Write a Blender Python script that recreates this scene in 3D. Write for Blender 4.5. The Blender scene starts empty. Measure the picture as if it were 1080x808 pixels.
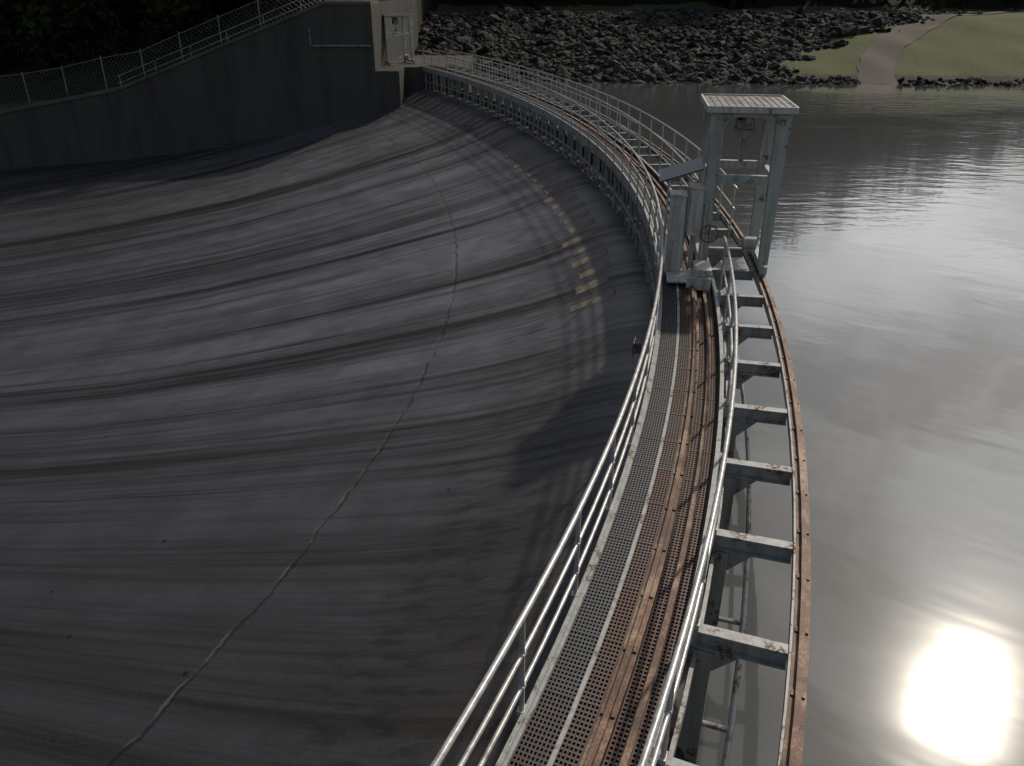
import bpy, math, random
import numpy as np
from mathutils import Vector, Matrix
random.seed(7); rng=np.random.default_rng(11)
scene=bpy.context.scene
WATER=-2.3
# ------------------------------------------------------------ curve of the dam crest
TY=[-22,-12,-4,3.44,6,9,12.5,16,20,25,32,42,52,62,76,95]
TP=[.86,.72,.57,.43,.35,.28,.21,.14,.06,-.035,-.14,-.265,-.37,-.47,-.6,-.75]
yy=np.arange(-22,95,.05)
ph=np.interp(yy,TY,TP)
k=np.ones(61)/61.
php=np.concatenate([np.full(30,ph[0]),ph,np.full(30,ph[-1])]); ph=np.convolve(php,k,'valid')
xx=np.concatenate([[0],np.cumsum(np.tan((ph[1:]+ph[:-1])/2)*.05)])
i0=int(np.argmin(abs(yy-3.44))); xx=xx-xx[i0]-.42
ss=np.concatenate([[0],np.cumsum(np.hypot(np.diff(xx),.05))]); 
def s_of_y(y): return float(np.interp(y,yy,ss))
def frame(s):
    x=np.interp(s,ss,xx);y=np.interp(s,ss,yy);p=np.interp(s,ss,ph)
    return x,y,p
def W(s,u,z):
    x,y,p=frame(s)
    return (float(x+u*math.cos(p)),float(y-u*math.sin(p)),float(z))
SK=s_of_y(6.14); DS=1.524
SG=s_of_y(16.2)
S_END=s_of_y(61.6); S_BEG=s_of_y(-14)
KN=int((S_END-SK)/DS); KB=int((SK-S_BEG)/DS)
stations=[SK+i*DS for i in range(-KB,KN+1)]
# ------------------------------------------------------------ mesh builder
class MB:
    def __init__(s): s.v=[];s.f=[];s.m=[];s.c=[]
    def add(s,vs,fs,mi=0,col=0.5):
        o=len(s.v); s.v+=[tuple(v) for v in vs]
        for f in fs: s.f.append([o+i for i in f]); s.m.append(mi); s.c.append(col)
    def hexa(s,p,mi=0,col=.5):
        s.add(p,[(0,3,2,1),(4,5,6,7),(0,1,5,4),(1,2,6,5),(2,3,7,6),(3,0,4,7)],mi,col)
    def cbox(s,sa,sb,u0,u1,z0,z1,mi=0,col=.5):   # box in curve coordinates
        s.hexa([W(sa,u0,z0),W(sa,u1,z0),W(sb,u1,z0),W(sb,u0,z0),W(sa,u0,z1),W(sa,u1,z1),W(sb,u1,z1),W(sb,u0,z1)],mi,col)
    def box(s,x0,x1,y0,y1,z0,z1,mi=0,col=.5):
        s.hexa([(x0,y0,z0),(x1,y0,z0),(x1,y1,z0),(x0,y1,z0),(x0,y0,z1),(x1,y0,z1),(x1,y1,z1),(x0,y1,z1)],mi,col)
    def sweep(s,prof,sa,sb,ds,mi=0,col=.5,caps=True):
        n=max(1,int(math.ceil((sb-sa)/ds))); m=len(prof); vs=[]
        for i in range(n+1):
            q=sa+(sb-sa)*i/n
            for (u,z) in prof: vs.append(W(q,u,z))
        fs=[]
        for i in range(n):
            for j in range(m):
                a=i*m+j;b=i*m+(j+1)%m
                fs.append((a,b,b+m,a+m))
        if caps: fs.append(tuple(range(m))[::-1]); fs.append(tuple(n*m+j for j in range(m)))
        s.add(vs,fs,mi,col)
    def rect(s,u0,u1,z0,z1,sa,sb,ds,mi=0,col=.5): s.sweep([(u0,z0),(u1,z0),(u1,z1),(u0,z1)],sa,sb,ds,mi,col)
    def pipe(s,u,z,r,sa,sb,ds=.5,mi=0,n=8,col=.5):
        s.sweep([(u+r*math.cos(2*math.pi*i/n),z+r*math.sin(2*math.pi*i/n)) for i in range(n)],sa,sb,ds,mi,col)
    def cyl(s,a,b,r0,r1=None,n=8,mi=0,col=.5):
        r1=r0 if r1 is None else r1
        a=Vector(a);b=Vector(b);d=(b-a).normalized()
        t=d.orthogonal().normalized();w=d.cross(t);vs=[]
        for p,r in((a,r0),(b,r1)):
            for i in range(n):
                g=2*math.pi*i/n; vs.append(p+t*(r*math.cos(g))+w*(r*math.sin(g)))
        s.add(vs,[(i,(i+1)%n,n+(i+1)%n,n+i) for i in range(n)]+[tuple(range(n))[::-1],tuple(range(n,2*n))],mi,col)
    def obj(s,name,mats,parent=None,smooth=False,bevel=0):
        me=bpy.data.meshes.new(name); me.from_pydata(s.v,[],s.f)
        for m in mats: me.materials.append(m)
        me.polygons.foreach_set('material_index',s.m)
        at=me.attributes.new('tint','FLOAT','FACE'); at.data.foreach_set('value',[float(c) for c in s.c])
        if smooth: me.polygons.foreach_set('use_smooth',[True]*len(s.f))
        me.update()
        import bmesh
        bm=bmesh.new();bm.from_mesh(me);bmesh.ops.recalc_face_normals(bm,faces=bm.faces[:]);bm.to_mesh(me);bm.free()
        ob=bpy.data.objects.new(name,me); scene.collection.objects.link(ob)
        if parent: ob.parent=parent
        if bevel:
            b=ob.modifiers.new('bev','BEVEL');b.width=bevel;b.segments=1;b.limit_method='ANGLE'
        return ob
def empty(name):
    e=bpy.data.objects.new(name,None); scene.collection.objects.link(e); return e
def npobj(name,v,f,mats,smooth=False,attr=None):
    me=bpy.data.meshes.new(name); me.from_pydata(v.tolist(),[],f.tolist())
    for m in mats: me.materials.append(m)
    if attr is not None:
        at=me.attributes.new('tint','FLOAT','FACE'); at.data.foreach_set('value',attr.astype(float).tolist())
    if smooth: me.polygons.foreach_set('use_smooth',[True]*len(f))
    me.update(); ob=bpy.data.objects.new(name,me); scene.collection.objects.link(ob); return ob
# ------------------------------------------------------------ materials
class NT:
    def __init__(s,name):
        s.m=bpy.data.materials.new(name); s.m.use_nodes=True; s.t=s.m.node_tree; s.n=s.t.nodes; s.l=s.t.links
        s.b=s.n['Principled BSDF']
    def node(s,t,**k):
        n=s.n.new(t)
        for a,b in k.items(): setattr(n,a,b)
        return n
    def set(s,sock,v):
        if v is None: return
        if isinstance(v,bpy.types.NodeSocket): s.l.new(v,sock)
        else: sock.default_value=v
    def math(s,op,a,b=None,c=None,clamp=False):
        n=s.node('ShaderNodeMath',operation=op,use_clamp=clamp); s.set(n.inputs[0],a); s.set(n.inputs[1],b); s.set(n.inputs[2],c); return n.outputs[0]
    def noise(s,vec,scale,detail=4,rough=.55,dist=0):
        n=s.node('ShaderNodeTexNoise'); s.set(n.inputs['Vector'],vec); n.inputs['Scale'].default_value=scale
        n.inputs['Detail'].default_value=detail; n.inputs['Roughness'].default_value=rough; n.inputs['Distortion'].default_value=dist
        return n.outputs[0]
    def vor(s,vec,scale,feat='F1'):
        n=s.node('ShaderNodeTexVoronoi',feature=feat); s.set(n.inputs['Vector'],vec); n.inputs['Scale'].default_value=scale; return n
    def mapping(s,vec,scale=(1,1,1),loc=(0,0,0),rot=(0,0,0)):
        n=s.node('ShaderNodeMapping'); s.l.new(vec,n.inputs[0]); n.inputs['Scale'].default_value=scale; n.inputs['Location'].default_value=loc; n.inputs['Rotation'].default_value=rot; return n.outputs[0]
    def pos(s): return s.node('ShaderNodeNewGeometry').outputs['Position']
    def ramp(s,fac,stops):
        n=s.node('ShaderNodeValToRGB'); s.l.new(fac,n.inputs[0]); cr=n.color_ramp
        while len(cr.elements)<len(stops): cr.elements.new(.5)
        for e,(p,c) in zip(cr.elements,stops):
            e.position=p; e.color=(c,c,c,1) if not isinstance(c,tuple) else (*c,1)
        return n.outputs[0]
    def mix(s,fac,a,b,mode='MIX'):
        n=s.node('ShaderNodeMix',data_type='RGBA',blend_type=mode); s.set(n.inputs[0],fac)
        for so,v in((n.inputs[6],a),(n.inputs[7],b)):
            if isinstance(v,tuple): so.default_value=(*v,1)
            else: s.l.new(v,so)
        return n.outputs[2]
    def bump(s,h,strength,dist,normal=None):
        n=s.node('ShaderNodeBump'); s.l.new(h,n.inputs['Height']); s.set(n.inputs['Strength'],strength); n.inputs['Distance'].default_value=dist
        if normal is not None: s.l.new(normal,n.inputs['Normal'])
        return n.outputs[0]
    def out(s,col=None,rough=None,metal=None,normal=None,spec=None,ior=None):
        if col is not None:
            if isinstance(col,tuple): s.b.inputs['Base Color'].default_value=(*col,1)
            else: s.l.new(col,s.b.inputs['Base Color'])
        s.set(s.b.inputs['Roughness'],rough); s.set(s.b.inputs['Metallic'],metal)
        if normal is not None: s.l.new(normal,s.b.inputs['Normal'])
        s.set(s.b.inputs['Specular IOR Level'],spec)
        if ior is not None: s.b.inputs['IOR'].default_value=ior
        return s.m
    def attr(s,name): return s.node('ShaderNodeAttribute',attribute_name=name).outputs['Fac']

def m_paint(name,c,rustamt=.5,rough=.45,metal=0):
    t=NT(name); p=t.pos()
    n1=t.noise(p,3.0,4,.65); n2=t.noise(p,22,3,.6)
    mask=t.ramp(n1,[(rustamt,0.),(rustamt+.07,1.)])
    mask=t.math('MULTIPLY',mask,t.ramp(n2,[(.42,0.),(.55,1.)]))
    base=t.mix(n2,tuple(x*.65 for x in c),tuple(min(1,x*1.25) for x in c))
    st=t.noise(t.mapping(p,(6,6,.6)),1.5,4)
    base=t.mix(t.ramp(st,[(.45,0.),(.7,.55)]),base,(.10,.085,.07))
    rust=t.mix(n2,(.05,.024,.014),(.17,.085,.048))
    col=t.mix(mask,base,rust)
    return t.out(col,t.math('ADD',t.math('MULTIPLY',mask,.35),rough),metal,t.bump(n2,.25,.004))
def m_rust(name,dark=(.030,.016,.010),mid=(.115,.056,.030),light=(.27,.185,.125)):
    t=NT(name); p=t.pos()
    n1=t.noise(p,2.0,5,.7); n2=t.noise(p,40,3,.6)
    v=t.math('ADD',t.math('MULTIPLY',n1,.75),t.math('MULTIPLY',n2,.25))
    col=t.ramp(v,[(.37,dark),(.5,mid),(.63,light)])
    return t.out(col,.6,.15,t.bump(n2,.5,.006))
def m_concrete(name,a,b,stain=.5,rough=.85):
    t=NT(name); p=t.pos()
    n1=t.noise(p,.35,6,.65); n2=t.noise(p,14,4,.6)
    streak=t.noise(t.mapping(p,(1.2,1.2,.12)),1.0,5,.6)
    col=t.mix(n1,a,b)
    col=t.mix(t.ramp(streak,[(.45,0.),(.75,stain)]),col,tuple(x*.4 for x in a))
    col=t.mix(t.math('MULTIPLY',n2,.4),col,tuple(x*.5 for x in a))
    sep=t.node('ShaderNodeSeparateXYZ'); t.l.new(p,sep.inputs[0])
    fr=t.math('FRACT',t.math('MULTIPLY',sep.outputs[2],.62))
    line=t.math('LESS_THAN',fr,.03)
    col=t.mix(t.math('MULTIPLY',line,.4),col,tuple(x*.35 for x in a))
    return t.out(col,rough,0,t.bump(t.math('ADD',n2,n1),.4,.03),.08)
GALV=m_paint('galvanised_paint',(.48,.475,.46),.62,.34,.3)
GREEN=m_paint('grey_green_paint',(.42,.44,.415),.58,.42)
ROOF=m_paint('roof_paint',(.12,.125,.12),.50,.6)
RUNG=m_paint('weathered_grey_paint',(.31,.32,.31),.54,.5)
CABM=m_paint('pale_cabinet_paint',(.56,.55,.51),.60,.45)
DARKM=m_paint('dark_panel',(.06,.065,.075),.7,.35)
RUST=m_rust('rusty_steel')
RUSTD=m_rust('dark_rusty_steel',(.012,.008,.006),(.03,.018,.012),(.08,.045,.03))
CONC=m_concrete('dark_weathered_concrete',(.075,.069,.062),(.11,.102,.093),.6)
CONCL=m_concrete('pier_concrete',(.10,.097,.09),(.17,.162,.15),.6)
PATCHC=m_concrete('brown_sun_patch',(.14,.115,.095),(.27,.22,.175),.6)  # pale brown stands in for sunlight falling between the walkway posts
t=NT('steel_grating'); p=t.pos(); a=t.attr('tint'); n=t.noise(p,2.2,4,.6); n2=t.noise(p,30,2)
f=t.ramp(t.math('ADD',a,t.math('MULTIPLY',t.math('SUBTRACT',n,.5),1.3)),[(.40,0.),(.62,1.)])
col=t.mix(f,t.mix(n2,(.025,.026,.028),(.07,.072,.075)),t.mix(n2,(.020,.010,.007),(.085,.038,.024)))
GRATE=t.out(col,.5,.2)
# ------------------------------------------------------------ walkway
walk=empty('dam_walkway')
b=MB()
for u0,u1,kind in((.045,.325,0),(.365,.545,1),(.71,1.02,2)):
    z1=0 if kind<2 else -.10
    s=S_BEG
    nb=int((u1-u0)/.035)
    lastp=None
    while s<S_END:
        pnl=int((s-S_BEG)/.762)
        if pnl!=lastp:
            lastp=pnl
            tint={0:rng.choice([.22,.3,.33,.5,.8],p=[.3,.25,.2,.13,.12]),1:rng.choice([.55,.75,.9,.35]),2:.9}[kind]
            b.cbox(s-.012,s+.012,u0,u1,z1-.036,z1+.003,0,tint)
        else:
            b.cbox(s-.0105,s+.0105,u0,u1,z1-.03,z1-.002,0,tint)
        s+=.0508 if s<SG+12 else .1016
    for j in range(nb+1):
        u=u0+(u1-u0)*j/nb
        b.rect(u-.0065,u+.0065,z1-.032,z1,S_BEG,S_END,.762,0,.3 if kind==0 else .85)
b.obj('walkway_grating',[GRATE],walk)
b=MB()
b.rect(.325,.365,-.05,.006,S_BEG,S_END,.762)
b.rect(.008,.04,-.10,.02,S_BEG,S_END,.762)
b.rect(-.035,.008,-.28,.045,S_BEG,S_END,.762)
b.rect(1.04,1.10,-.22,.03,S_BEG,S_END,.762)
b.obj('walkway_stringers',[RUNG],walk)
b=MB()
uc=.63;z0=0.
b.rect(uc-.075,uc+.075,z0-.02,z0+.0,S_BEG,S_END,.762)
b.rect(uc-.012,uc+.012,z0-.16,z0-.02,S_BEG,S_END,.762)
b.rect(uc-.075,uc+.075,z0-.18,z0-.16,S_BEG,S_END,.762)
b.rect(uc-.026,uc+.026,z0+.0,z0+.06,S_BEG,S_END,.762)
b.rect(.84,.90,-.085,-.04,S_BEG,S_END,.762)
uc=2.10
b.rect(uc-.075,uc+.075,-.03,-.0,S_BEG,S_END,.762); b.rect(uc-.012,uc+.012,-.19,-.03,S_BEG,S_END,.762)
b.rect(uc-.075,uc+.075,-.21,-.19,S_BEG,S_END,.762); b.rect(uc-.024,uc+.024,0,.06,S_BEG,S_END,.762)
for s in np.arange(S_BEG,S_END,.762):
    for uc in(.63,2.10):
        for sg in(-1,1): b.cbox(s-.03,s+.03,uc+sg*.045-.016,uc+sg*.045+.016,.0,.016)
b.obj('crane_rails',[RUST],walk)
b=MB(); b.rect(.69,.705,-.13,-.01,S_BEG,S_END,.762)
b.rect(1.022,1.036,-.14,-.02,S_BEG,S_END,.762)
b.obj('pit_edges',[RUSTD],walk)
b=MB()
b.rect(2.0,2.022,-.12,.012,S_BEG,S_END,.762)
for s in stations:
    w=.06
    b.cbox(s-w,s+w,1.12,2.0,-.035,-.012); b.cbox(s-.01,s+.01,1.12,2.0,-.2,-.035); b.cbox(s-w,s+w,1.12,2.0,-.22,-.2)
    b.cbox(s-.07,s+.07,1.13,1.34,-2.6,-.23)
    b.cbox(s-.095,s+.095,1.12,1.15,-2.6,-.23)
    b.hexa([W(s-.012,1.34,-.5),W(s+.012,1.34,-.5),W(s+.012,1.35,-.51),W(s-.012,1.35,-.51),W(s-.012,1.34,-.225),W(s+.012,1.34,-.225),W(s+.012,1.62,-.225),W(s-.012,1.62,-.225)])
    b.cbox(s-.16,s+.16,1.105,1.118,-.3,.0)
b.rect(1.16,1.20,-.40,-.24,S_BEG,S_END,.762); 
b.pipe(1.62,-1.25,.035,S_BEG,S_END,.762)
for s in stations: b.cyl(W(s,1.34,-1.25),W(s,1.62,-1.25),.03)
b.obj('outrigger_frames',[RUNG],walk)
b=MB()
for s in stations:
    b.cbox(s-.05,s+.05,.0,1.04,-.30,-.19)
    b.cbox(s-.045,s+.045,-.02,.07,-1.6,-.30)
    b.cbox(s-.06,s+.06,.66,.84,-1.6,-.305)
    h=s+DS/2
    b.cbox(h-.03,h+.03,.0,.06,-1.6,-.28)
b.rect(-.01,.06,-.95,-.89,S_BEG,S_END,.762)
b.obj('walkway_supports',[RUNG],walk)
b=MB()
b.rect(.90,.94,-1.6,-1.05,S_BEG,S_END,.762)
b.obj('flashboards',[RUSTD],walk)
def railing(name,u,s0,s1,levels,sts):
    e=empty(name); b=MB()
    for z in levels: b.pipe(u,z,.028 if z>1 else .022,s0,s1,.4,0,10)
    b.obj('rails',[GALV],e,smooth=True)
    b=MB()
    for s in sts:
        if s0<=s<=s1:
            b.cyl(W(s,u,-.2),W(s,u,levels[-1]-.01),.024,n=8)
            b.cbox(s-.05,s+.05,u-.03,u+.03,-.22,.05)
            for z in levels[:-1]: b.cyl(W(s-.03,u,z),W(s+.03,u,z),.03,n=8)
    b.obj('posts',[GALV],e)
    return e
railing('walkway_railing',0.0-.05,S_BEG,S_END,(.30,.66,1.05),stations)
railing('walkway_railing',1.15,S_BEG,SG-.9,(.55,1.05),stations)
railing('walkway_railing',1.15,SG+2.2,S_END,(.55,1.05),stations)
railing('walkway_railing',1.94,SG+3.0,S_END,(.55,1.05),stations)
e=empty('bracket_lamp'); b=MB(); s=s_of_y(10.6)
b.cyl(W(s,-.06,.62),W(s,-.26,.62),.014); b.cyl(W(s,-.06,.80),W(s,-.26,.80),.014); b.cyl(W(s+.12,-.26,.62),W(s-.12,-.26,.62),.012)
b.cyl(W(s+.12,-.26,.8),W(s-.12,-.26,.8),.012)
for q in(-.12,0,.12): b.cyl(W(s+q,-.26,.6),W(s+q,-.26,.82),.010)
b.cbox(s-.05,s+.05,-.24,-.14,.64,.78)
b.obj('bracket',[DARKM],e)
# ------------------------------------------------------------ gantry hoist
def make_gantry(name,SG,uL,uR,cab=True,zs=0.,mat=None):
    mat=mat or GREEN
    e=empty(name)
    x,y,p=frame(SG); Nv=Vector((math.cos(p),-math.sin(p),0)); Tv=Vector((math.sin(p),math.cos(p),0)); O=Vector((float(x),float(y),zs))
    def G(u,q,z): return O+Nv*u+Tv*q+Vector((0,0,z))
    def bx(b,u0,u1,q0,q1,z0,z1,mi=0): b.hexa([G(u0,q0,z0),G(u1,q0,z0),G(u1,q1,z0),G(u0,q1,z0),G(u0,q0,z1),G(u1,q0,z1),G(u1,q1,z1),G(u0,q1,z1)],mi)
    D=1.5; H=3.28
    b=MB()
    for q in(0,D):
        for u in(uL,uR):
            w0,w1=.18,.26
            for (qa,qb,wa,wb) in((q-.08,q-.062,w0,w1),(q+.062,q+.08,w0,w1),):
                b.hexa([G(u-wa/2,qa,.12),G(u+wa/2,qa,.12),G(u+wa/2,qb,.12),G(u-wa/2,qb,.12),G(u-wb/2,qa,H-.4),G(u+wb/2,qa,H-.4),G(u+wb/2,qb,H-.4),G(u-wb/2,qb,H-.4)])
            bx(b,u-.07,u+.07,q-.06,q+.06,.1,H-.4)
        il,ir=uL+.12,uR-.12; zt=H; zb=H-.42; R=.30
        inner=[]
        for i in range(9):
            g=math.pi-(math.pi/2)*i/8; inner.append((il+R+R*math.cos(g),zb+R*math.sin(g)))
        for i in range(9):
            g=math.pi/2-(math.pi/2)*i/8; inner.append((ir-R+R*math.cos(g),zb+R*math.sin(g)))
        outer=[(uu,zt) for uu,zz in inner]
        n=len(inner)
        for i in range(n-1):
            (a0,a1),(c0,c1)=inner[i],inner[i+1];(o0,o1),(p0,p1)=outer[i],outer[i+1]
            b.hexa([G(a0,q-.08,a1),G(c0,q-.08,c1),G(c0,q+.08,c1),G(a0,q+.08,a1),G(o0,q-.08,o1),G(p0,q-.08,p1),G(p0,q+.08,p1),G(o0,q+.08,o1)])
        bx(b,uL-.14,uL+.12,q-.083,q+.083,zb-.02,zt); bx(b,uR-.12,uR+.14,q-.083,q+.083,zb-.02,zt)
        bx(b,uL+.06,uR-.06,q-.05,q+.05,1.88,2.05)
    for u in(uL,uR):
        bx(b,u-.05,u+.05,.08,D-.08,1.90,2.02); bx(b,u-.06,u+.06,-.28,D+.28,.10,.26); bx(b,u-.06,u+.06,.085,D-.085,H-.2,H)
    bx(b,(uL+uR)/2-.06,(uL+uR)/2+.06,.085,D-.085,H-.25,H-.08)
    b.obj('portal_frame',[mat],e,bevel=.006)
    b=MB()
    bx(b,uL-.2,uR+.2,-.16,D+.16,H+.004,H+.06); 
    for i in range(13):
        u=uL-.18+(uR-uL+.36)*i/12; bx(b,u-.012,u+.012,-.16,D+.16,H+.06,H+.072)
    b.obj('roof',[ROOF],e)
    b=MB()
    bx(b,uL-.22,uR+.22,-.19,-.16,H-.03,H+.09); bx(b,uL-.22,uR+.22,D+.16,D+.19,H-.03,H+.09)
    bx(b,uL-.23,uL-.2,-.16,D+.16,H-.03,H+.085); bx(b,uR+.2,uR+.23,-.16,D+.16,H-.03,H+.085)
    b.obj('roof_trim',[CABM],e)
    b=MB()
    for u in(uL,uR):
        for q in(-.14,D+.14):
            b.cyl(G(u-.045,q,.07),G(u+.045,q,.07),.10,n=20); b.cyl(G(u-.07,q,.07),G(u+.07,q,.07),.03,n=10)
    uc=(uL+uR)/2
    b.cyl(G(uR-.34,.75,.45),G(uR-.06,.75,.45),.14,n=18); b.cyl(G(uR-.42,.75,.45),G(uR-.34,.75,.45),.09,n=14)
    bx(b,uR-.32,uR-.08,.6,.9,.26,.36); b.cyl(G(uL,.75,.30),G(uR-.2,.75,.30),.025)
    b.obj('drive_unit',[RUNG],e)
    b=MB()
    bx(b,uc-.16,uc+.16,.5,.9,H-.42,H-.26); b.cyl(G(uc-.2,.7,H-.52),G(uc+.2,.7,H-.52),.13,n=16)
    b.cyl(G(uc,.7,H-1.0),G(uc,.7,H-.6),.016); b.cyl(G(uc+.06,.7,H-.95),G(uc+.06,.7,H-.6),.010)
    b.cyl(G(uc-.04,.7,H-1.02),G(uc+.05,.7,H-1.02),.09,n=14)
    pts=[(uc+.0,H-1.08)]+[(uc+.06*math.cos(g),H-1.2+.06*math.sin(g)) for g in np.linspace(math.pi/2,-math.pi*.75,9)]
    for a,c in zip(pts[:-1],pts[1:]): b.cyl(G(a[0],.7,a[1]),G(c[0],.7,c[1]),.016,n=6)
    b.obj('chain_hoist',[RUNG],e)
    if cab:
        b=MB()
        bx(b,.12,.98,-.95,-.15,.065,.105); bx(b,.50,.98,-1.0,-.96,-.05,.20)
        bx(b,.66,.98,-.9,-.25,.108,.34)
        bx(b,.10,.40,-.34,.05,.108,1.66); bx(b,.07,.43,-.37,.08,1.66,1.70)
        bx(b,.47,.74,-.25,.12,.85,1.80)
        bx(b,.44,.77,-.28,.15,1.80,1.83); bx(b,.57,.66,-.10,.0,.108,.85)
        bx(b,.14,.36,-.355,-.342,.75,1.5); bx(b,.50,.71,-.265,-.252,.95,1.7)
        b.cyl(G(.3,-.38,1.1),G(.3,-.34,1.1),.03)
        b.cyl(G(.435,-.1,.1),G(.435,-.1,2.0),.02); b.cyl(G(.05,.1,.05),G(.05,.1,2.0),.025)
        b.cyl(G(.82,-.12,.34),G(.82,-.12,1.5),.018); b.cyl(G(.7,-.12,1.5),G(.82,-.12,1.5),.018)
        b.obj('control_cabinets',[CABM],e,bevel=.006)
        b=MB()
        b.hexa([G(-.15,-.35,1.92),G(.68,-.35,2.2),G(.68,.3,2.3),G(-.15,.3,2.02),G(-.16,-.35,1.95),G(.67,-.35,2.23),G(.67,.3,2.33),G(-.16,.3,2.05)])
        b.obj('canopy_panel',[DARKM],e)
        b=MB(); 
        pts=[G(.92+.18*math.cos(g),-.24,.9+.18*math.sin(g)) for g in np.linspace(0,2*math.pi,17)]
        for a,c in zip(pts[:-1],pts[1:]): b.cyl(a,c,.014,n=6)
        b.cyl(G(.74,-.24,.9),G(1.10,-.24,.9),.01);b.cyl(G(.92,-.24,.72),G(.92,-.24,1.08),.01);b.cyl(G(.92,-.24,.9),G(.92,-.08,.9),.02)
        b.obj('handwheel',[RUST],e)
    return e
make_gantry('gantry_hoist',SG,.87,2.10)
make_gantry('gantry_hoist',s_of_y(63.5),-1.6,.3,cab=False,zs=.0,mat=CABM)
# ------------------------------------------------------------ weir crest and apron (one sheet)
US=[1.25,1.22,1.1,.8,.4,0,-.4,-.8,-1.3,-2,-3,-4,-5.4,-7,-9,-11,-13,-15,-18,-21,-25,-29,-33,-36]
def zprof(u):
    return float(np.interp(-u,[-1.25,-1.22,-1.1,-.4,0,.4,.8,1.3,2,3,4,5.4,10,15,20,25,30,36],[-9,-1.7,-1.52,-1.45,-1.46,-1.52,-1.62,-1.80,-2.10,-2.46,-2.76,-3.12,-4.2,-5.2,-5.9,-6.4,-6.75,-7.1]))
sv=np.arange(S_BEG,s_of_y(92),.8)
V=[];UV=[]
for s in sv:
    for u in US: V.append(W(s,u,zprof(u))); UV.append((float(s),u))
m=len(US);F=[]
for i in range(len(sv)-1):
    for j in range(m-1):
        F.append((i*m+j,i*m+j+1,(i+1)*m+j+1,(i+1)*m+j))
t=NT('asphaltic_apron'); uvn=t.node('ShaderNodeUVMap',uv_map='su').outputs[0]; p=t.pos()
sep=t.node('ShaderNodeSeparateXYZ'); t.l.new(uvn,sep.inputs[0]); S_,U_=sep.outputs[0],sep.outputs[1]
st1=t.noise(t.mapping(uvn,(.36,.012,1),(1.3,0,0)),1.0,3,.55,.15)
st2=t.noise(t.mapping(uvn,(1.3,.035,1),(3,7,0)),1.0,4,.65,.2)
st3=t.noise(t.mapping(uvn,(5,.11,1),(9,2,0)),1.0,3,.7)
stk=t.math('ADD',t.math('MULTIPLY',st1,.40),t.math('ADD',t.math('MULTIPLY',st2,.37),t.math('MULTIPLY',st3,.23)))
blot=t.noise(p,.7,6,.7); grain=t.noise(p,30,3,.7)
k1=t.ramp(stk,[(.415,0.),(.455,.30),(.495,.58),(.53,.82),(.59,1.)])
sheen_s=t.ramp(t.math('DIVIDE',t.math('SUBTRACT',S_,S_BEG),90.),[(.22,.0),(.31,.26),(.40,.75),(.50,1.)])
sheen_u=t.ramp(t.math('DIVIDE',U_,-30.),[(.06,1.),(.30,.85),(.75,.35)])
painted_sheen=t.math('MULTIPLY',t.math('ADD',t.math('MULTIPLY',sheen_s,.88),.12),sheen_u)  # mid-apron sheen and near and left darkness painted into colour and specular
kk=t.math('MULTIPLY',k1,painted_sheen)
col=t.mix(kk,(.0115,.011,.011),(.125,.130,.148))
col=t.mix(t.ramp(blot,[(.38,.5),(.62,0.)]),col,(.018,.017,.0165))
col=t.mix(t.math('MULTIPLY',t.ramp(grain,[(.55,0.),(.78,1.)]),.35),col,(.12,.115,.11))
brn=t.ramp(t.math('DIVIDE',U_,-4.),[(.0,1.),(.45,.6),(.9,0.)])
col=t.mix(t.math('MULTIPLY',brn,.5),col,(.045,.035,.028))
rail_shade=t.noise(t.mapping(uvn,(5,1.6,1)),1.0,3); band=t.ramp(t.math('DIVIDE',U_,-8.),[(.12,0.),(.2,1.),(.38,1.),(.5,0.)])
col=t.mix(t.math('MULTIPLY',band,t.ramp(rail_shade,[(.5,0.),(.62,.6)])),col,(.012,.011,.011))  # dashes of railing shadow painted into the apron colour
uw=t.math('ADD',U_,t.math('MULTIPLY',t.math('SUBTRACT',t.noise(uvn,.8,6,.7),.5),.5))
j1=t.math('LESS_THAN',t.math('ABSOLUTE',t.math('ADD',uw,5.4)),t.math('MULTIPLY',t.math('SUBTRACT',t.noise(p,1.3,4),.30),.12))
sw=t.math('ADD',S_,t.math('MULTIPLY',t.math('SUBTRACT',t.noise(uvn,.5,5,.7),.5),.5))
j2=t.math('LESS_THAN',t.math('ABSOLUTE',t.math('SUBTRACT',t.math('FRACT',t.math('DIVIDE',sw,9.2)),.5)),.0026)
j2=t.math('MULTIPLY',j2,t.math('GREATER_THAN',t.noise(uvn,.35,3),.49))
J=t.math('MAXIMUM',j1,j2)
col=t.mix(t.math('MULTIPLY',J,.8),col,(.006,.006,.006))
j1b=t.math('LESS_THAN',t.math('ABSOLUTE',t.math('ADD',uw,5.47)),t.math('MULTIPLY',t.math('SUBTRACT',t.noise(p,1.9,4),.45),.14))
col=t.mix(t.math('MULTIPLY',j1b,.26),col,(.2,.19,.17))
vd=t.vor(p,1.0).outputs['Distance']; deb=t.math('LESS_THAN',vd,t.math('MULTIPLY',t.noise(p,.3,2),.085))
col=t.mix(deb,col,(.005,.004,.004))
ro=t.math('ADD',t.math('MULTIPLY',st2,-.3),.52)
ro=t.math('ADD',ro,t.math('MULTIPLY',blot,.14))
nb=t.bump(grain,.5,.012); nb=t.bump(stk,.6,.10,nb)
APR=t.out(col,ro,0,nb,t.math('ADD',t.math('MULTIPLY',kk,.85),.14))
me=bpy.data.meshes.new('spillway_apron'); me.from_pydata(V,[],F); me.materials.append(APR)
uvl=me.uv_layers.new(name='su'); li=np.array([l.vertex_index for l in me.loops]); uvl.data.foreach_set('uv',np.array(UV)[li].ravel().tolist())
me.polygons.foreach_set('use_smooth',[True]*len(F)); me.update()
scene.collection.objects.link(bpy.data.objects.new('spillway_apron',me))
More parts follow.
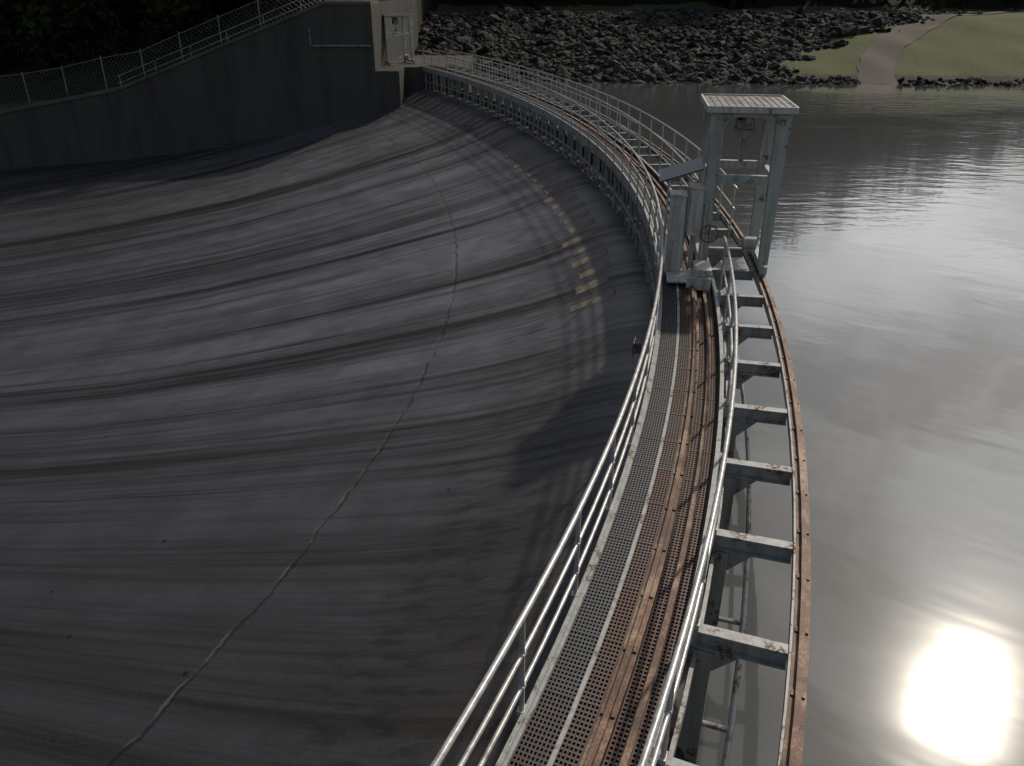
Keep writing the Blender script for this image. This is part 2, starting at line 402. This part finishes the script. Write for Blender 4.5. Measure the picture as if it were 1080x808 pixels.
# pale slabs added on the weir crest in place of sun patches
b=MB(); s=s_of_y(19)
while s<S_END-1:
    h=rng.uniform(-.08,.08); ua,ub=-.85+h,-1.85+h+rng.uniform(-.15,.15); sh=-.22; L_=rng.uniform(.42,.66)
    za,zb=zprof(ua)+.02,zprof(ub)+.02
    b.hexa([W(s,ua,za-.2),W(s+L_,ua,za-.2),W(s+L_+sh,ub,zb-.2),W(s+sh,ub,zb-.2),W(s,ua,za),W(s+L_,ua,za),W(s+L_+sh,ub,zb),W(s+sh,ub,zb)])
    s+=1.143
b.obj('weir_sun_patches',[PATCHC],bevel=.015)
# ------------------------------------------------------------ water
UW=[1.24,1.6,2.5,4,7,12,20,35,60,110,220,420]
V=[];sv2=np.arange(0.2,ss[-1],1.5)
for s in sv2:
    for u in UW: V.append(W(s,u,WATER))
m=len(UW);F=[(i*m+j,(i+1)*m+j,(i+1)*m+j+1,i*m+j+1) for i in range(len(sv2)-1) for j in range(m-1)]
t=NT('reservoir_water'); p=t.pos()
sep=t.node('ShaderNodeSeparateXYZ'); t.l.new(p,sep.inputs[0])
far=t.ramp(t.math('DIVIDE',sep.outputs[1],80.),[(.18,.0),(.28,.08),(.42,.5),(.9,.6)])
patch=t.ramp(t.noise(t.mapping(p,(.5,1.,1)),.09,3,.6),[(.40,.10),(.56,1.)])
w1=t.noise(t.mapping(p,(.7,1.9,1),rot=(0,0,.25)),.9,4,.5,.3)
amp=t.math('MULTIPLY',far,patch)
n1=t.bump(w1,t.math('MULTIPLY',amp,.5),.13)
w2=t.noise(t.mapping(t.mapping(p,rot=(0,0,math.radians(38.))),(.5,1.3,1)),.7,2,.45,.4)
n2=t.bump(w2,.6,.015,n1)
WAT=t.out(t.mix(t.noise(p,.12,3,.6),(.062,.068,.069),(.080,.083,.080)),.15,0,n2,.22,1.33)
t.b.inputs['Coat Weight'].default_value=1.0; t.b.inputs['Coat Roughness'].default_value=.02; t.b.inputs['Coat IOR'].default_value=1.33
t.l.new(n2,t.b.inputs['Coat Normal'])
npobj('reservoir_water',np.array(V),np.array(F),[WAT],smooth=True)
# ------------------------------------------------------------ terrain
def wt(X):
    return np.interp(X,[-90,-36.3,-27.2,-12.4,-7],[-5.2,-2.9,-1.3,4.1,4.1])
def sst(a,b,x):
    q=np.clip((x-a)/(b-a),0,1); return q*q*(3-2*q)
def lump(X,Y,f):
    return np.sin(X*f+1.3)*np.cos(Y*f*1.3+.4)+.5*np.sin(X*f*2.3+Y*f*1.9)+.3*np.sin(X*f*5.1-Y*f*3.7)
def shore(X): return 74-.09*np.clip(X,0,60)+.35*np.sin(X*.5)+.25*np.sin(X*1.3+1)
def terr(X,Y):
    X=np.asarray(X,float);Y=np.asarray(Y,float)
    d=Y-shore(X)
    zf=np.where(d<0,WATER+.3*d,WATER+.215*np.minimum(d,21)); zf=np.maximum(zf,-9)
    hill=.55*np.clip(Y-106,0,90)*(1-.9*sst(32,80,X))
    zf=zf+hill+.12*lump(X,Y,.35)*(d>0)+.6*lump(X,Y,.06)*sst(112,140,Y)
    left=wt(X)-.25+.42*np.clip(Y-63,0,110)+.12*lump(X,Y,.4)
    z=np.where((X<-9.6)&(Y>58.6),np.maximum(left,np.where(Y>74,zf,-99)),zf)
    z=np.where(X>140,np.maximum(z,-9+ (X-140)*.25),z); z=np.minimum(z,75)
    z=np.where((Y<-50),np.maximum(z,-9+(-50-Y)*.3),z); z=np.where((X<-75)&(Y<58.6),np.maximum(z,-9+(-75-X)*.3),z)
    return np.minimum(z,75)
gx=np.unique(np.concatenate([np.arange(-900,-100,50),np.arange(-100,-12,2.),[-12,-10.6,-9.65,-9.55,-8.5],np.arange(-7,80,1.25),np.arange(80,140,4.),np.arange(140,901,40)]))
gy=np.unique(np.concatenate([np.arange(-900,-40,50),np.arange(-40,56,6.),[58.5,58.7],np.arange(60,115,1.25),np.arange(115,200,4.),np.arange(200,1001,50)]))
GX,GY=np.meshgrid(gx,gy); GZ=terr(GX,GY)
V=np.stack([GX.ravel(),GY.ravel(),GZ.ravel()],1); nx=len(gx)
ii,jj=np.meshgrid(np.arange(len(gy)-1),np.arange(nx-1),indexing='ij'); a=(ii*nx+jj).ravel()
F=np.stack([a,a+1,a+nx+1,a+nx],1)
t=NT('grassy_ground'); p=t.pos(); n1=t.noise(p,.12,5,.65); n2=t.noise(p,3,5,.7); n3=t.noise(p,14,3,.7)
g=t.mix(n1,(.070,.088,.036),(.14,.142,.068)); g=t.mix(t.ramp(n2,[(.45,0.),(.7,.6)]),g,(.085,.075,.045)); g=t.mix(t.math('MULTIPLY',n3,.5),g,(.035,.045,.016))
sep=t.node('ShaderNodeSeparateXYZ'); t.l.new(p,sep.inputs[0])
mudf=t.math('LESS_THAN',t.math('ADD',sep.outputs[2],n2),WATER+1.0)
g=t.mix(mudf,g,(.05,.043,.036))
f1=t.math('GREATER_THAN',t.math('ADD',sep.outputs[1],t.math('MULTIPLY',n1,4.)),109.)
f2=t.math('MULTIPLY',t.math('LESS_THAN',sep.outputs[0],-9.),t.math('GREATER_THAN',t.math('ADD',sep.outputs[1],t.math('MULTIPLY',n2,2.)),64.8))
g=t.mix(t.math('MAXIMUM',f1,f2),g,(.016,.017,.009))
GRD=t.out(g,.95,0,t.bump(n2,.6,.2),.2)
npobj('ground',V,F,[GRD],smooth=True)
def ribbon(name,pts,w,mat,dz=.06):
    pts=[Vector((*q,0)) for q in pts]; P=[]
    for i in range(len(pts)-1):
        for k in range(16): P.append(pts[i].lerp(pts[i+1],k/16))
    P.append(pts[-1]); V=[];F=[]; nn=9
    P=[(P[max(i-6,0)]+P[i]+P[min(i+6,len(P)-1)])/3 for i in range(len(P))]
    for i,q in enumerate(P):
        d=(P[min(i+1,len(P)-1)]-P[max(i-1,0)]).normalized(); s=Vector((d.y,-d.x,0))
        for j in range(nn):
            c=q+s*(w*(j/(nn-1)-.5)*(1+.06*math.sin(i*.9+j))); V.append((c.x,c.y,float(terr(c.x,c.y))+dz))
    for i in range(len(P)-1):
        for j in range(nn-1): F.append((i*nn+j,i*nn+j+1,(i+1)*nn+j+1,(i+1)*nn+j))
    return npobj(name,np.array(V),np.array(F),[mat],smooth=True)
t=NT('dirt_gravel'); p=t.pos(); n1=t.noise(p,.5,5,.7); n2=t.noise(p,8,4,.7)
RD=t.out(t.mix(t.math('MULTIPLY',t.math('ADD',n1,n2),.5),(.055,.047,.041),(.15,.125,.105)),.95,0,t.bump(n2,.4,.05),.2)
ribbon('dirt_road',[(30.5,69.5),(31.8,75),(35,81),(41,88),(49,95),(58,100),(72,104),(90,105)],3.0,RD)
ribbon('crest_track',[(-8,98.5),(10,99),(30,99),(42,99.5),(54,100)],3.0,RD,.08)
# ------------------------------------------------------------ riprap
def ico():
    import bmesh
    bm=bmesh.new(); bmesh.ops.create_icosphere(bm,subdivisions=1,radius=1); v=np.array([q.co[:] for q in bm.verts]); f=np.array([[q.index for q in g.verts] for g in bm.faces]); bm.free(); return v,f
iv,iF=ico()
Vs=[];Fs=[];At=[];o=0
def addrock(x,y,r):
    global o
    v=iv*(1+rng.uniform(-.28,.28,(len(iv),1))); v=v*np.array([rng.uniform(.7,1.5),rng.uniform(.6,1.2),rng.uniform(.4,.85)])*r
    a,b_,c=rng.uniform(-.6,.6),rng.uniform(-.6,.6),rng.uniform(0,6.28)
    Rm=np.array(Matrix.Rotation(c,3,'Z')@Matrix.Rotation(a,3,'X')@Matrix.Rotation(b_,3,'Y'))
    v=v@Rm.T+np.array([x,y,float(terr(x,y))+r*rng.uniform(-.1,.35)])
    Vs.append(v);Fs.append(iF+o);At.append(np.full(len(iF),rng.random()**2.5));o+=len(v)
cnt=0
while cnt<9500:
    x=rng.uniform(-9.2,52);y=rng.uniform(71.5,97)
    xr=np.interp(y,[72,76,80,86,92,98],[24,23,27,35,44,52])+1.5*math.sin(y*1.7)
    if x>xr+abs(rng.normal())*.8 or y<shore(x)-1.2: continue
    addrock(x,y,float(np.clip(rng.lognormal(-1.42,.42),.12,.75))); cnt+=1
for i in range(520):
    x=rng.uniform(22,75); 
    if 29.2<x<32.6: continue
    addrock(x,float(shore(x))+rng.uniform(-.6,1.2),rng.uniform(.12,.38))
t=NT('riprap_stone'); p=t.pos(); a=t.attr('tint'); n=t.noise(p,4,5,.7)
c=t.mix(a,(.022,.021,.020),(.105,.098,.09)); c=t.mix(t.ramp(n,[(.4,.5),(.65,0.)]),c,(.014,.013,.012))
ROCK=t.out(c,.85,0,t.bump(n,.6,.08),.12)
npobj('riprap_rocks',np.concatenate(Vs),np.concatenate(Fs),[ROCK],attr=np.concatenate(At))
# ------------------------------------------------------------ abutment wall
wall=empty('abutment_wall'); b=MB()
xs=[-90,-60,-45,-36.3,-27.2,-19.8,-12.4,-9.3]
for x0,x1 in zip(xs[:-1],xs[1:]):
    z0,z1=float(wt(x0)),float(wt(x1))
    b.hexa([(x0,58,-11),(x1,58,-11),(x1,58.9,-11),(x0,58.9,-11),(x0,58,z0),(x1,58,z1),(x1,58.9,z1),(x0,58.9,z0)])
b.box(-10.1,-9.3,58.9,86,-8,4.1)
b.box(-9.3,-7.7,58.02,61,-10,.0); b.box(-9.3,-3.2,61,71,-10,-.012)
b.obj('wall_body',[CONC],wall)
b=MB()
for x0,x1 in zip(xs[:-1],xs[1:]):
    z0,z1=float(wt(x0)),float(wt(x1))
    b.hexa([(x0,57.92,z0+.003),(x1,57.92,z1+.003),(x1,58.98,z1+.003),(x0,58.98,z0+.003),(x0,57.92,z0+.2),(x1,57.92,z1+.2),(x1,58.98,z1+.2),(x0,58.98,z0+.2)])
b.obj('coping',[CONCL],wall)
b=MB()
b.cyl((-13.5,57.9,1.6),(-9.5,57.9,1.6),.05); b.cyl((-13.5,57.9,1.6),(-13.5,57.9,2.6),.04)
b.obj('wall_pipe',[RUNG],wall)
e=empty('wall_handrail'); b=MB()
hp=[-27.2,-12.4,-9.6]
for x0,x1 in zip(hp[:-1],hp[1:]):
    for h in(.45,.9): b.cyl((x0,58.4,float(wt(x0))+h),(x1,58.4,float(wt(x1))+h),.022,n=6)
for x in np.arange(-27,-9.6,2.6): b.cyl((x,58.4,float(wt(x))+.1),(x,58.4,float(wt(x))+.92),.025,n=6)
b.obj('rails_and_posts',[RUNG],e)
e=empty('chain_link_fence'); b=MB()
def fz(x): return float(terr(x,62.5))
fx=np.arange(-60,-10.5,3.0)
for x in fx: b.cyl((x,62.5,fz(x)-.3),(x,62.5,fz(x)+2.6),.04,n=6)
for x0,x1 in zip(fx[:-1],fx[1:]):
    for h in(.1,2.45): b.cyl((x0,62.5,fz(x0)+h),(x1,62.5,fz(x1)+h),.018,n=5)
    za,zb=fz(x0),fz(x1); n=10
    for k in range(-7,n):
        for sg in(0,1):
            t0=max(0,k/n); t1=min(1,(k+7)/n)
            h0=.1+2.35*(t0-k/n)/(.7); h1=.1+2.35*(t1-k/n)/.7
            if sg: h0,h1=2.55-h0,2.55-h1
            b.cyl((x0+(x1-x0)*t0,62.5,za+(zb-za)*t0+h0),(x0+(x1-x0)*t1,62.5,za+(zb-za)*t1+h1),.006,n=3)
b.obj('posts_and_mesh',[RUNG],e)
# ------------------------------------------------------------ forest
def proto(H):
    vs=[];fs=[];at=[]
    def quad(c,nrm,sz,tt):
        nrm=nrm/np.linalg.norm(nrm); r=rng.normal(size=3); a=np.cross(nrm,r);a/=np.linalg.norm(a);b_=np.cross(nrm,a)
        o=len(vs); vs.extend([c-a*sz,c-b_*sz*.6,c+a*sz,c+b_*sz*.6]); fs.append([o,o+1,o+2,o+3]); at.append(tt)
    def limb(p0,p1,r0,r1):
        d=p1-p0; d=d/np.linalg.norm(d); a=np.cross(d,[.3,.9,.1]);a/=np.linalg.norm(a);b_=np.cross(d,a);o=len(vs)
        for p,r in((p0,r0),(p1,r1)):
            for g in range(5): vs.append(p+a*r*math.cos(g*1.2566)+b_*r*math.sin(g*1.2566))
        for g in range(5): fs.append([o+g,o+(g+1)%5,o+5+(g+1)%5,o+5+g]); at.append(-1.)
    limb(np.zeros(3),np.array([.1,0,H*.55]),.022*H,.012*H); limb(np.array([.1,0,H*.55]),np.array([0,.2,H*.9]),.012*H,.004*H)
    for k in range(20):
        h=rng.uniform(.12,.97); R=.27*H*math.sqrt(max(.05,1-((h-.5)/.55)**2))
        g=rng.uniform(0,6.28); rr=R*rng.uniform(.4,1); c=np.array([rr*math.cos(g),rr*math.sin(g),h*H])
        limb(np.array([0,0,h*H*.75]),c,.006*H,.002*H)
        cr=H*rng.uniform(.08,.14); tn=rng.uniform(0,1)
        for q in range(22):
            d=rng.normal(size=3); d/=np.linalg.norm(d)
            quad(c+d*cr*rng.uniform(.5,1.1)*np.array([1.2,1.2,.8]),d+rng.normal(size=3)*.5,H*rng.uniform(.025,.05),tn)
    return np.array(vs),np.array(fs),np.array(at)
protos=[proto(12) for _ in range(6)]
Vs=[];Fs=[];At=[];o=0
def plant(x,y,sc):
    global o
    v,f,a=protos[rng.integers(6)]; g=rng.uniform(0,6.28); c,s=math.cos(g),math.sin(g)
    w=v*sc*np.array([1,1,rng.uniform(.85,1.2)]); w=np.stack([w[:,0]*c-w[:,1]*s,w[:,0]*s+w[:,1]*c,w[:,2]],1)+np.array([x,y,float(terr(x,y))-.2])
    Vs.append(w);Fs.append(f+o);At.append(a);o+=len(w)
for i in range(330):
    plant(rng.uniform(-95,-12),68.5+55*rng.random()**1.5,rng.uniform(.7,1.15))
for i in range(60): plant(rng.uniform(-90,-13),rng.uniform(66.5,69),rng.uniform(.3,.5))
for i in range(420):
    x=rng.uniform(-20,125);y=106+65*rng.random()**1.3
    plant(x,y,rng.uniform(.85,1.35)*(1-.3*float(sst(30,75,x))))
for i in range(60): plant(rng.uniform(-100,140),rng.uniform(165,200),1.4)
t=NT('forest_foliage'); a=t.attr('tint'); p=t.pos(); n=t.noise(p,.3,3)
c=t.mix(t.math('MULTIPLY',t.math('ADD',a,n),.5),(.012,.018,.009),(.040,.050,.020)); c=t.mix(t.math('LESS_THAN',a,-.5),c,(.03,.025,.02))
FOL=t.out(c,.85,0,None,.1)
npobj('forest',np.concatenate(Vs),np.concatenate(Fs),[FOL],attr=np.concatenate(At))
# ------------------------------------------------------------ light
L=Vector((.618*.7466,.786*.7466,.665))
sl=bpy.data.lights.new('sun','SUN'); sl.energy=3.0; sl.angle=math.radians(1.8); sl.color=(1,.90,.76)
so=bpy.data.objects.new('sun',sl); so.rotation_mode='QUATERNION'; so.rotation_quaternion=L.to_track_quat('Z','Y'); scene.collection.objects.link(so)
w=bpy.data.worlds.new('World'); scene.world=w; w.use_nodes=True; nt=w.node_tree; bg=nt.nodes['Background']
sky=nt.nodes.new('ShaderNodeTexSky'); sky.sky_type='NISHITA'; sky.sun_disc=False; sky.sun_elevation=math.radians(41.7); sky.sun_rotation=math.radians(38.2); sky.dust_density=2.0; sky.air_density=1.2
tc=nt.nodes.new('ShaderNodeTexCoord'); mp=nt.nodes.new('ShaderNodeMapping'); mp.inputs['Scale'].default_value=(1,1,1.8); nt.links.new(tc.outputs['Generated'],mp.inputs[0])
no=nt.nodes.new('ShaderNodeTexNoise'); no.inputs['Scale'].default_value=3.6; no.inputs['Detail'].default_value=6; no.inputs['Roughness'].default_value=.58; no.inputs['Distortion'].default_value=.3; nt.links.new(mp.outputs[0],no.inputs['Vector'])
cr=nt.nodes.new('ShaderNodeValToRGB'); cr.color_ramp.elements[0].position=.44; cr.color_ramp.elements[1].position=.64; cr.color_ramp.elements[1].color=(.85,.85,.85,1); nt.links.new(no.outputs[0],cr.inputs[0])
bw=nt.nodes.new('ShaderNodeRGBToBW'); nt.links.new(sky.outputs[0],bw.inputs[0])
ml=nt.nodes.new('ShaderNodeMath'); ml.operation='MULTIPLY'; ml.inputs[1].default_value=2.1; nt.links.new(bw.outputs[0],ml.inputs[0])
mx=nt.nodes.new('ShaderNodeMix'); mx.data_type='RGBA'; nt.links.new(cr.outputs[0],mx.inputs[0]); nt.links.new(sky.outputs[0],mx.inputs[6]); nt.links.new(ml.outputs[0],mx.inputs[7])
nt.links.new(mx.outputs[2],bg.inputs[0]); bg.inputs[1].default_value=.08
# ------------------------------------------------------------ camera
cd=bpy.data.cameras.new('camera'); cd.lens=28.0; cd.sensor_width=36; cd.clip_end=3000; cd.clip_start=.05
co=bpy.data.objects.new('camera',cd); co.location=(0,0,5.5); co.rotation_euler=(math.radians(90-26.8),0,0); scene.collection.objects.link(co); scene.camera=co
scene.view_settings.view_transform='Standard'; scene.view_settings.look='None'; scene.view_settings.exposure=0
